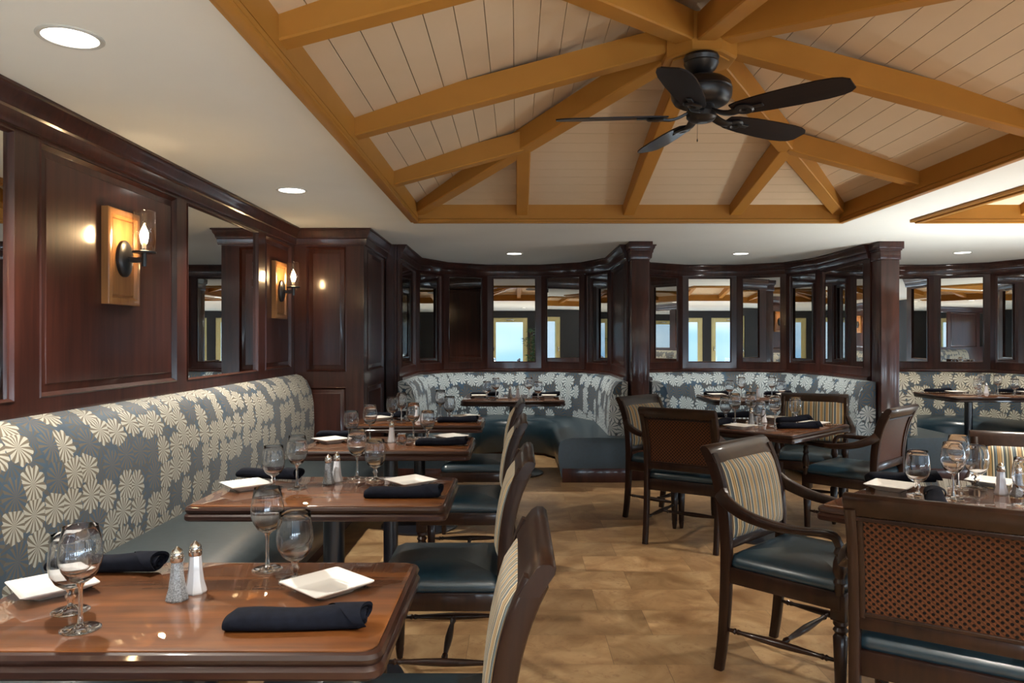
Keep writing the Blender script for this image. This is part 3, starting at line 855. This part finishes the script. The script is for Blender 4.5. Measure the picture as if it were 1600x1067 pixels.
    if arms:
        for sx in (-1, 1):
            pts = smooth_path([(sx * (W - .008), -.250, .715), (sx * (W + .012), -.21, .685), (sx * (W + .03), -.12, .650), (sx * (W + .036), .0, .632), (sx * (W + .030), .10, .632), (sx * (W + .012), .17, .634), (sx * (W - .008), .205, .622), (sx * (W - .018), .218, .590)], 4)
            n = len(pts); sizes = []
            for i in range(n):
                t = i / (n - 1)
                sizes.append((.014 + .006 * math.sin(PI * min(1, t * 1.1)), .030 - .016 * min(1, t * 1.8)))
            MB().sweep(pts, sizes, (1, 0, 0), 12, .5).build('arm', cw, root)
            ps = MB().lathe([(.017, .415), (.017, .45), (.021, .46), (.016, .475), (.024, .50), (.022, .53), (.014, .555), (.020, .565), (.015, .58), (.014, .595)], 14, (sx * (W - .018), .218, 0), caps=True)
            ps.build('arm_post', cw, root)
    return root
ch = make_chair(False)
CHY = [1.69, 2.90, 4.13, 5.30]; CHX = [-.265, -.275, -.285, -.285]
lab = ['armless dining chair with striped back at the nearest table of the left row', 'armless dining chair with striped back at the second table of the left row',
       'armless dining chair with striped back at the third table of the left row', 'armless dining chair with striped back at the farthest table of the left row']
for x, y, l in zip(CHX, CHY, lab): place(ch, (x, y, 0), PI / 2, l, 'armless chairs along the left row of tables')
ac = make_chair(True)
def face(fx, fy): return math.atan2(-fx, fy)
for (x, y, fx, fy, l) in (
    (1.17, 4.94, .54, .84, 'armchair with its cane back to the aisle at the middle square table'),
    (1.16, 5.56, .7, -.71, 'armchair with striped back farthest left, partly hidden behind a cane-backed chair'),
    (2.255, 5.70, -.42, -.91, 'armchair with striped back facing the camera on the far side of the middle square table'),
    (2.275, 5.06, -.70, .72, 'cane-backed armchair turned left, standing in front of the right square column'),
    (1.165, 2.985, .70, -.71, 'large striped armchair in the right foreground, turned to the table at the right edge'),
    (1.31, 2.25, .54, .84, 'nearest armchair, its large cane back cut by the bottom right corner'),
    (2.256, 3.17, -.42, -.91, 'striped armchair cut by the right edge, behind the glasses of the right table')):
    place(ac, (x, y, 0), face(fx, fy), l, 'armchairs at the square tables')

# ------------------------------------------------------------------ tableware
def mk_wine():
    r = empty('wine_glass', cat='wine glass')
    MB().lathe([(.004, .092), (.012, .094), (.024, .102), (.034, .118), (.040, .138), (.0405, .155), (.037, .180), (.032, .206), (.0317, .2068), (.0313, .206), (.0362, .180), (.0397, .155), (.0392, .138), (.033, .1185), (.0215, .1045), (.008, .099), (.001, .098)], 28).build('bowl', M['glass'], r, sharp=180)
    MB().lathe([(.010, .004), (.006, .012), (.0042, .03), (.0038, .07), (.0045, .084), (.009, .0935)], 14).build('stem', M['stem'], r, sharp=180)
    MB().lathe([(0, .0), (.036, .0), (.038, .0012), (.036, .0026), (.018, .004), (.010, .0065), (.006, .012), (0, .012)], 28).build('foot', M['stem'], r, sharp=60)
    return r
def mk_goblet():
    r = empty('water_goblet', cat='goblet')
    MB().lathe([(.004, .048), (.016, .051), (.030, .062), (.040, .080), (.0435, .100), (.042, .125), (.038, .150), (.0365, .165), (.0361, .1656), (.0357, .165), (.0371, .150), (.0411, .125), (.0426, .100), (.0388, .081), (.029, .0635), (.014, .057), (.001, .055)], 28).build('bowl', M['gobletglass'], r, sharp=180)
    MB().lathe([(.011, .005), (.007, .012), (.0065, .024), (.0115, .032), (.0065, .040), (.010, .0495)], 14).build('stem', M['stem'], r, sharp=180)
    MB().lathe([(0, .0), (.036, .0), (.038, .0015), (.036, .003), (.02, .005), (.011, .009), (.007, .013), (0, .013)], 28).build('foot', M['stem'], r, sharp=60)
    return r
def mk_shaker(kind):
    r = empty('salt_shaker' if kind == 'salt' else 'pepper_shaker', cat=kind + ' shaker')
    n = 8
    b = MB().lathe([(0, 0), (.0235, 0), (.0255, .004), (.0245, .010), (.019, .028), (.0155, .055), (.0135, .080), (.0125, .088), (0, .088)], n)
    b.build('glass_body', M[kind], r, sharp=25)
    MB().lathe([(.0135, .085), (.0145, .087), (.0145, .097), (.0128, .099), (.013, .104), (.0105, .111), (.005, .115), (.003, .118), (.0, .119)], 18).build('cap', M['chrome'], r)
    return r
def mk_plate():
    r = MB(); s = .158
    def ring(w, z, rr, sag=0): 
        pts = rrect(w, w, rr, z, 4)
        return [(x, y, zz + sag * (min(abs(x), abs(y)) / (w / 2)) ** 0) for x, y, zz in pts]
    rings = [ring(.070, .0005, .01), (ring(.094, 0, .012)), ring(.100, .004, .012), ring(.150, .0175, .010), ring(.158, .021, .008), ring(.158, .0228, .008), ring(.152, .0225, .008), ring(.112, .0085, .012), ring(.100, .0065, .012), ring(.04, .0062, .01)]
    r.loft(rings, True, True)
    o = r.build('square_plate', M['china'], sharp=50); o['category'] = 'plate'
    return o
def mk_napkin():
    root = empty('rolled_napkin', cat='napkin')
    mb = MB(); rings = []; nL = 16
    for i in range(nL + 1):
        t = i / nL; x = -.135 + .27 * t
        ring = []
        hh = .0185 + .004 * t + .0012 * math.sin(t * 9)
        ww = .031 + .004 * math.sin(t * 4.0 + .5)
        if i == 0: hh *= .72; ww *= .8
        for k in range(20):
            a = 2 * PI * k / 20
            ca, sa = math.cos(a), math.sin(a)
            rr = 1 + .035 * math.sin(3 * a + t * 3)
            y = ww * rr * ca; z = hh + hh * rr * math.copysign(abs(sa) ** .85, sa)
            ring.append((x + .008 * ca * (1 if i == nL else 0), y, max(.0006, z)))
        rings.append(ring)
    mb.loft(rings, True, True)
    mb.build('roll', M['napkin'], root, sharp=60)
    # the outer fold wrapping diagonally round the roll
    fl = MB(); rings = []
    for k in range(15):
        a = -.5 + (PI + .9) * k / 14
        ca, sa = math.cos(a), math.sin(a)
        y = .0355 * ca; z = max(.0012, .0225 + .0242 * sa)
        xa = .035 + .095 * (k / 14); xb = .143 + .008 * math.sin(k * .5)
        rings.append([(xa, y * .985, z), (xa + .01, y * 1.03, z * 1.03), (xb, y * 1.06, z * 1.05), (xb, y * .9, z * .92)])
    fl.loft(rings, True, True); fl.build('outer_fold', M['napkin'], root, sharp=50)
    ib = MB(); rings = []
    for k in range(26):
        a = k * .55; r_ = .026 - .0008 * k
        y = r_ * math.cos(a); z = .0225 + r_ * .68 * math.sin(a)
        rings.append([(.132, y, z), (.144, y, z), (.144, y * .9, .0225 + (z - .0225) * .9), (.132, y * .9, .0225 + (z - .0225) * .9)])
    ib.loft(rings, True, True); ib.build('rolled_end', M['napkin'], root, sharp=50)
    return root
def mk_votive():
    root = empty('votive_glass', cat='small glass')
    MB().lathe([(0, .003), (.022, .003), (.027, .012), (.030, .030), (.028, .055), (.026, .058), (.0245, .055), (.027, .030), (.024, .014), (0, .010)], 24).build('cup', M['glass'], root, sharp=180)
    MB().lathe([(0, .0), (.022, .0), (.023, .002), (.022, .0035), (0, .0035)], 24).build('thick_base', M['stem'], root)
    return root
WG, WA, SA, PE, PL, NA = mk_wine(), mk_goblet(), mk_shaker('salt'), mk_shaker('pepper'), mk_plate(), mk_napkin()
VO = mk_votive()
Z = TZ + .0003
def setg(kind, x, y, lab, rz=0, sc=None, z=Z):
    g = {'w': (WG, 'wine glasses on the tables'), 'g': (WA, 'water goblets on the tables'), 's': (SA, 'salt shakers on the tables'), 'p': (PE, 'pepper shakers on the tables'),
         'P': (PL, 'square plates on the tables'), 'n': (NA, 'rolled napkins on the tables'), 'v': (VO, None)}[kind]
    return place(g[0], (x, y, z), rz, lab, g[1], sc)
NM = {'w': 'tall clear wine glass', 'g': 'short-stemmed blue-tinted water goblet', 's': 'glass salt shaker with metal cap', 'p': 'grey pepper shaker with metal cap', 'P': 'white square plate', 'n': 'rolled dark navy napkin'}
# left row: (kind, x, y, rot, words)
side = {'c': 'at the chair side', 'b': 'at the banquette side'}
ROWS = [
 [('P', -.438, 1.718, 47, 'c'), ('P', -1.067, 1.712, 45, 'b'), ('n', -.447, 1.497, 2, 'c'), ('n', -1.037, 1.868, -2, 'b'), ('s', -.737, 1.708, 10, ''), ('p', -.757, 1.660, 0, ''),
  ('w', -.8737, 1.492, 0, 'b'), ('g', -.9525, 1.59, 0, 'b'), ('w', -.629, 1.878, 0, 'c'), ('g', -.533, 1.788, 0, 'c')],
 [('P', -.425, 2.97, 42, 'c'), ('P', -1.055, 2.90, 40, 'b'), ('n', -.423, 2.735, 0, 'c'), ('n', -1.04, 3.11, -14, 'b'), ('s', -.735, 3.04, 0, ''), ('p', -.757, 2.99, 0, ''),
  ('w', -.668, 3.11, 0, 'c'), ('g', -.586, 3.08, 0, 'c'), ('g', -.948, 2.90, 0, 'b'), ('w', -.853, 2.89, 0, 'b')],
 [('P', -.385, 4.33, 42, 'c'), ('P', -1.05, 4.20, 45, 'b'), ('n', -.42, 4.08, 0, 'c'), ('n', -1.05, 4.405, -8, 'b'), ('s', -.707, 4.20, 0, ''), 
  ('w', -.608, 4.37, 0, 'c'), ('g', -.520, 4.33, 0, 'c'), ('g', -.96, 4.315, 0, 'b'), ('w', -.836, 4.24, 0, 'b')],
 [('P', -.375, 5.47, 42, 'c'), ('P', -1.0, 5.36, 45, 'b'), ('n', -.42, 5.20, 0, 'c'), ('n', -.98, 5.54, -4, 'b'), ('s', -.70, 5.25, 0, ''),
  ('w', -.565, 5.50, 0, 'c'), ('g', -.492, 5.42, 0, 'c'), ('g', -.895, 5.34, 0, 'b'), ('w', -.81, 5.22, 0, 'b')]]
ORD = ['nearest', 'second', 'third', 'farthest']
for it, o_ in zip(ROWS, ORD):
    for k, x, y, rz, s_ in it:
        setg(k, x, y, '%s%s on the %s table of the left row' % (NM[k], (' ' + side[s_]) if s_ else '', o_), math.radians(rz))
setg('v', -.636, 4.10, 'small clear tumbler on the third table of the left row, beside the salt shaker')
# booth tables
for bx, by, nme in ((-.04, 7.41, 'left booth table'), (2.38, 7.56, 'middle booth table')):
    for k, dx, dy, rz, w in (('P', -.34, .06, 5, 'left'), ('P', .36, .06, -5, 'right'), ('n', -.30, .20, 0, 'left'), ('n', .33, .20, 0, 'right'), ('p', -.03, -.05, 0, ''), ('s', .045, -.05, 0, ''),
                         ('g', -.255, -.10, 0, 'left'), ('w', -.165, -.20, 0, 'left'), ('w', .155, -.14, 0, 'right'), ('g', .245, -.16, 0, 'right')):
        setg(k, bx + dx, by + dy, '%s%s on the %s' % (NM[k], (' on the ' + w + ' half') if w else '', nme), math.radians(rz))
for k, x, y, rz, w in (('P', 4.72, 8.02, 5, 'by its left end'), ('n', 4.62, 8.20, 0, 'by its left end'), ('g', 4.83, 7.82, 0, 'left of the shakers'), ('p', 4.93, 7.95, 0, ''), ('s', 4.99, 7.93, 0, ''),
                    ('w', 5.00, 8.04, 0, 'behind the shakers'), ('w', 5.08, 7.88, 0, 'right of the shakers'), ('g', 5.22, 7.82, 0, 'right of the shakers'), ('P', 5.46, 7.97, -5, 'by its right end'), ('n', 5.40, 8.17, 0, 'by its right end')):
    setg(k, x, y, '%s on the wide right booth table%s' % (NM[k], (' ' + w) if w else ''), math.radians(rz))
# middle square table
for k, x, y, rz, w in (('P', 1.45, 4.86, 43, 'nearest the cane chair'), ('P', 1.36, 5.20, 47, 'at its left corner'), ('P', 1.86, 5.36, 45, 'at its far right side'), ('P', 2.00, 5.02, 43, 'at its right corner'),
                    ('n', 1.83, 4.85, 0, 'in front, near its right edge'), ('n', 1.93, 5.22, 22, 'under the shadow of the lone goblet'), ('n', 1.58, 5.52, 0, 'at its far corner'), ('n', 1.335, 4.995, 40, 'at its left corner'),
                    ('g', 1.50, 5.36, 0, 'leftmost of the cluster'), ('w', 1.505, 5.15, 0, 'left in the cluster'), ('w', 1.65, 5.26, 0, 'in the middle of the cluster'), ('g', 1.635, 5.03, 0, 'front of the cluster'), ('w', 1.715, 4.96, 0, 'right in the cluster'),
                    ('g', 1.985, 5.32, 0, 'standing alone before the striped chair'), ('s', 1.72, 5.20, 0, ''), ('p', 1.57, 5.00, 0, '')):
    setg(k, x, y, '%s on the middle square table%s' % (NM[k], (', ' + w) if w else ''), math.radians(rz))
for k, x, y, rz, w in (('P', 1.444, 2.88, 47, 'at its left corner'), ('P', 1.885, 2.96, 42, 'behind the shakers'), ('n', 1.56, 3.03, -3, 'behind the left plate'), ('n', 1.452, 2.585, 62, 'pointing to the cane chair'),
                    ('g', 1.49, 2.775, 0, 'leftmost goblet'), ('w', 1.578, 2.70, 0, 'front of the pair'), ('w', 1.715, 2.90, 0, 'rear of the pair'), ('g', 1.80, 2.92, 0, 'right of the wine glasses'),
                    ('s', 1.81, 2.79, 0, ''), ('p', 1.845, 2.75, 0, ''), ('g', 1.775, 2.60, 0, 'cut by the right edge')):
    setg(k, x, y, '%s on the table at the right edge%s' % (NM[k], (', ' + w) if w else ''), math.radians(rz))

# ------------------------------------------------------------------ sconces
def mk_sconce():
    r = empty('wall_sconce', cat='sconce')      # origin on the wall face, +x into the room
    mb = MB()
    m_ = Matrix(((0, 1, 0, 0), (1, 0, 0, 0), (0, 0, 1, 0), (0, 0, 0, 1)))
    ring_mould(mb, m_, -.135, .145, -.235, .205, [(0, .0), (0, .030), (.006, .034), (.030, .034), (.036, .022), (.040, .018), (.048, .026)])
    i = .048
    mb.add([m_ @ Vector(p) for p in ((-.135 + i, .026, -.235 + i), (.145 - i, .026, -.235 + i), (.145 - i, .026, .205 - i), (-.135 + i, .026, .205 - i))], [(0, 1, 2, 3)])
    mb.build('mounting_board', M['mahog_l'], r)
    def oval(mbb, x, ry, rz_): return [(x, ry * math.cos(2 * PI * k / 28), -.02 + rz_ * math.sin(2 * PI * k / 28)) for k in range(28)]
    o = MB(); o.loft([oval(o, .026, .062, .085), oval(o, .040, .062, .085), oval(o, .046, .056, .078), oval(o, .050, .046, .067), oval(o, .054, .030, .05), oval(o, .055, .01, .02)], True, True)
    o.build('back_plate', M['black'], r)
    a = MB().sweep(smooth_path([(.05, 0, -.02), (.075, 0, -.025), (.11, 0, -.025), (.12, 0, -.020)], 3), (.007, .013), (0, 1, 0), 10)
    a.spindle((.125, 0, -.055), (.125, 0, .008), [(0, .010), (.1, .011), (1, .011)], 16)
    a.build('arm', M['black'], r)
    MB().lathe([(0, .006), (.050, .006), (.052, .009), (.052, .014), (.048, .016), (0, .016)], 28, (.125, 0, 0)).build('cup', M['black'], r)
    MB().lathe([(.047, .016), (.047, .20), (.0485, .202), (.050, .20), (.050, .016)], 32, (.125, 0, 0)).build('glass_shade', M['shade'], r, sharp=180)
    MB().lathe([(0, .016), (.010, .016), (.010, .055), (.012, .058), (0, .060)], 14, (.125, 0, 0)).build('socket', M['stem'], r)
    MB().lathe([(0, .056), (.008, .058), (.016, .072), (.019, .090), (.016, .108), (.008, .125), (.002, .136), (0, .137)], 18, (.125, 0, 0)).build('bulb', M['bulb'], r)
    return r
sc_ = mk_sconce()
def add_light(kind, name, loc, e, col=(1, 1, 1), parent=None, **k):
    d = bpy.data.lights.new(name, kind); d.energy = e; d.color = col
    for a, b in k.items(): setattr(d, a, b)
    o = bpy.data.objects.new(name, d); COL.objects.link(o); o.location = loc
    if parent: o.parent = parent
    return o
SX = XL + .0145
for y, l, g in ((3.48, 'lit black sconce with clear glass cylinder on the large left wall panel', 1), (5.80, 'lit black sconce with clear glass cylinder beside the pier, farther along the left wall', 1), (-.5, 'lit sconce on the left wall behind the viewer', 0)):
    s = place(sc_, (SX, y, 1.725), 0, l, 'sconces on the left wall')

# ------------------------------------------------------------------ recessed ceiling lights
def mk_can():
    r = empty('recessed_light', cat='ceiling light')
    MB().lathe([(.078, -.001), (.078, -.004), (.090, -.006), (.094, -.003), (.094, 0)], 36).build('trim_ring', M['trimring'], r)
    MB().lathe([(0, -.0005), (.078, -.0005), (.078, -.002), (0, -.002)], 36).build('lens', M['lens'], r)
    return r
cn = mk_can()
CANS = [(-1.36, 2.27, 'round recessed ceiling light nearest the viewer at the upper left'), (-1.39, 4.60, 'round recessed ceiling light above the left banquette, by the far sconce'),
        (-.03, 8.0, 'round recessed ceiling light over the left booth'), (2.40, 8.0, 'round recessed ceiling light over the middle booth'), (4.72, 7.9, 'round recessed ceiling light over the right booth'),
        (2.78, 2.3, 'round recessed ceiling light between the two ceiling trays'), (6.75, 2.6, 'round recessed ceiling light to the right of the second ceiling tray'),
        (.5, .45, 'round recessed ceiling light above the viewer'), (-1.36, .0, 'round recessed ceiling light behind the viewer at the left'),
        (2.2, .45, 'round recessed ceiling light above the viewer to the right'), (.2, -3.2, 'round recessed ceiling light by the rear doors, left'), (3.6, -3.2, 'round recessed ceiling light by the rear doors, middle'),
        (6.6, -3.2, 'round recessed ceiling light by the rear doors, right'), (7.4, 3.6, 'round recessed ceiling light by the right wall'), (2.78, 3.92, 'round recessed ceiling light between the two ceiling trays, farther one'), (.9, 6.35, '')]
for x, y, l in CANS:
    if l: place(cn, (x, y, H - .0005), 0, l, 'recessed ceiling lights')
    else: continue
    o = add_light('SPOT', 'can_lamp', (x, y, H - .012), LAMP if y < 7 else 125, (1, .93, .82), shadow_soft_size=.03)
    o.data.spot_size = math.radians(126 if y < 7 else 108); o.data.spot_blend = .55

# ------------------------------------------------------------------ ceiling fan
fan = empty('ceiling_fan', (.835, 3.38, 0), cat='fan', label='black five-blade ceiling fan hanging from the octagonal block of the ceiling tray')
zc = hz - .086
fz = 2.345
MB().lathe([(0, zc), (.075, zc), (.080, zc - .012), (.074, zc - .030), (.078, zc - .036), (.066, zc - .060), (.040, zc - .085), (.022, zc - .098), (0, zc - .10)], 36).build('canopy', M['fan'], fan)
MB().lathe([(0, zc - .08), (.013, zc - .08), (.013, zc - .13), (.024, zc - .135), (.024, fz + .17), (0, fz + .17)], 18).build('downrod', M['fan'], fan)
MB().lathe([(0, fz + .178), (.050, fz + .178), (.060, fz + .168), (.105, fz + .158), (.130, fz + .138), (.137, fz + .115), (.132, fz + .110), (.137, fz + .104), (.135, fz + .080), (.120, fz + .055), (.095, fz + .042), (0, fz + .042)], 40).build('motor_housing', M['fan'], fan)
MB().lathe([(0, fz + .045), (.058, fz + .045), (.062, fz + .015), (.068, fz + .010), (.066, fz - .012), (.052, fz - .026), (.02, fz - .032), (0, fz - .032)], 30).build('switch_housing', M['fan'], fan)
pc = MB(); pc.spindle((-.025, -.035, fz - .022), (-.027, -.036, fz - .115), [(0, .0008), (1, .0008)], 6); pc.spindle((-.027, -.036, fz - .130), (-.027, -.036, fz - .115), [(0, .002), (.5, .0032), (1, .001)], 8); pc.build('pull_chain', M['fan'], fan)
def blade_mesh():
    mb = MB(); prof = [(.150, .040), (.19, .054), (.29, .068), (.42, .076), (.54, .077), (.60, .070), (.635, .058), (.658, .036)]
    rings = []
    for x, hw in prof:
        rings.append([(x, -hw, -.003), (x, hw, -.003), (x, hw, .003), (x, -hw, .003)])
    mb.loft(rings, True, True); return mb
bproto = blade_mesh().build('blade', M['blade'], fan, sharp=30)
ir = MB()
ir.sweep(smooth_path([(.06, 0, .016), (.10, 0, -.004), (.14, .0, -.014), (.18, 0, -.010)], 3), (.022, .007), (0, 1, 0), 10)
ir.lathe([(.012, -.012), (.020, -.018), (.034, -.018), (.042, -.012), (.040, -.004), (.012, -.004)], 24, (.205, 0, 0))
ir.box(.17, .29, -.012, .012, -.010, -.003, .002)
iron = ir.build('blade_iron', M['fan'], bproto)
bl = [bproto]
for k in range(4):
    c = bproto.copy(); COL.objects.link(c); c.parent = fan
    d = iron.copy(); COL.objects.link(d); d.parent = c; bl.append(c)
for k, o in enumerate(bl):
    a = 3.043 + k * 2 * PI / 5
    o.matrix_local = Matrix.Translation((0, 0, fz - .004)) @ Matrix.Rotation(a, 4, 'Z') @ Matrix.Rotation(math.radians(-12), 4, 'X')

# fill lights added on the floor outside the view to brighten the ceiling
def mk_fill_light():
    r = empty('added_fill_light', cat='fill light')
    MB().lathe([(0, 0), (.15, 0), (.15, .28), (.145, .30), (.13, .30), (.13, .27), (0, .27)], 28).build('housing', M['black'], r)
    MB().lathe([(0, .272), (.128, .272), (.128, .276), (0, .276)], 28).build('lens', M['lens'], r)
    return r
ul = mk_fill_light()
for x, y, e, l in FILL:
    place(ul, (x, y, 0), 0, l, 'added fill lights')
    o = add_light('SPOT', 'fill_light_lamp', (x, y, .29), e, (.96, 1, .97), shadow_soft_size=.12)
    o.rotation_euler = (PI, 0, 0); o.data.spot_size = math.radians(165); o.data.spot_blend = 1

# potted plant by the rear doors, seen only in the booth mirrors
pl = empty('potted_plant', (.47, -5.0, 0), cat='plant', label='leafy potted plant between the rear doors, seen in a booth mirror')
MB().lathe([(0, 0), (.12, 0), (.16, .30), (.165, .32), (.15, .32), (.145, .28), (0, .28)], 24).build('pot', M['terracotta'], pl)
tr_ = MB(); lf = MB()
for k in range(9):
    a = k * 2.4; h_ = .9 + .45 * random.random(); bx_, by_ = .20 * math.cos(a), .12 * math.sin(a)
    tr_.spindle((.02 * math.cos(a), .02 * math.sin(a), .26), (bx_, by_, .3 + h_), [(0, .008), (1, .004)], 6)
    for q in range(26):
        t = .25 + .75 * random.random(); b_ = random.random() * 6.28; L_ = .16 + .10 * random.random()
        p = Vector((bx_ * t, by_ * t, .3 + h_ * t)); d = Vector((math.cos(b_), math.sin(b_) * .7, .2 + .5 * random.random())).normalized()
        sd = d.cross(Vector((0, 0, 1))).normalized() * .022
        lf.add([p, p + d * L_ * .45 + sd, p + d * L_ + Vector((0, 0, -.05)), p + d * L_ * .45 - sd, p + d * L_ * .5 + Vector((0, 0, .012))], [(0, 1, 4), (1, 2, 4), (2, 3, 4), (3, 0, 4)])
tr_.build('stem', M['mahog_l'], pl); lf.build('foliage', M['leaf'], pl)
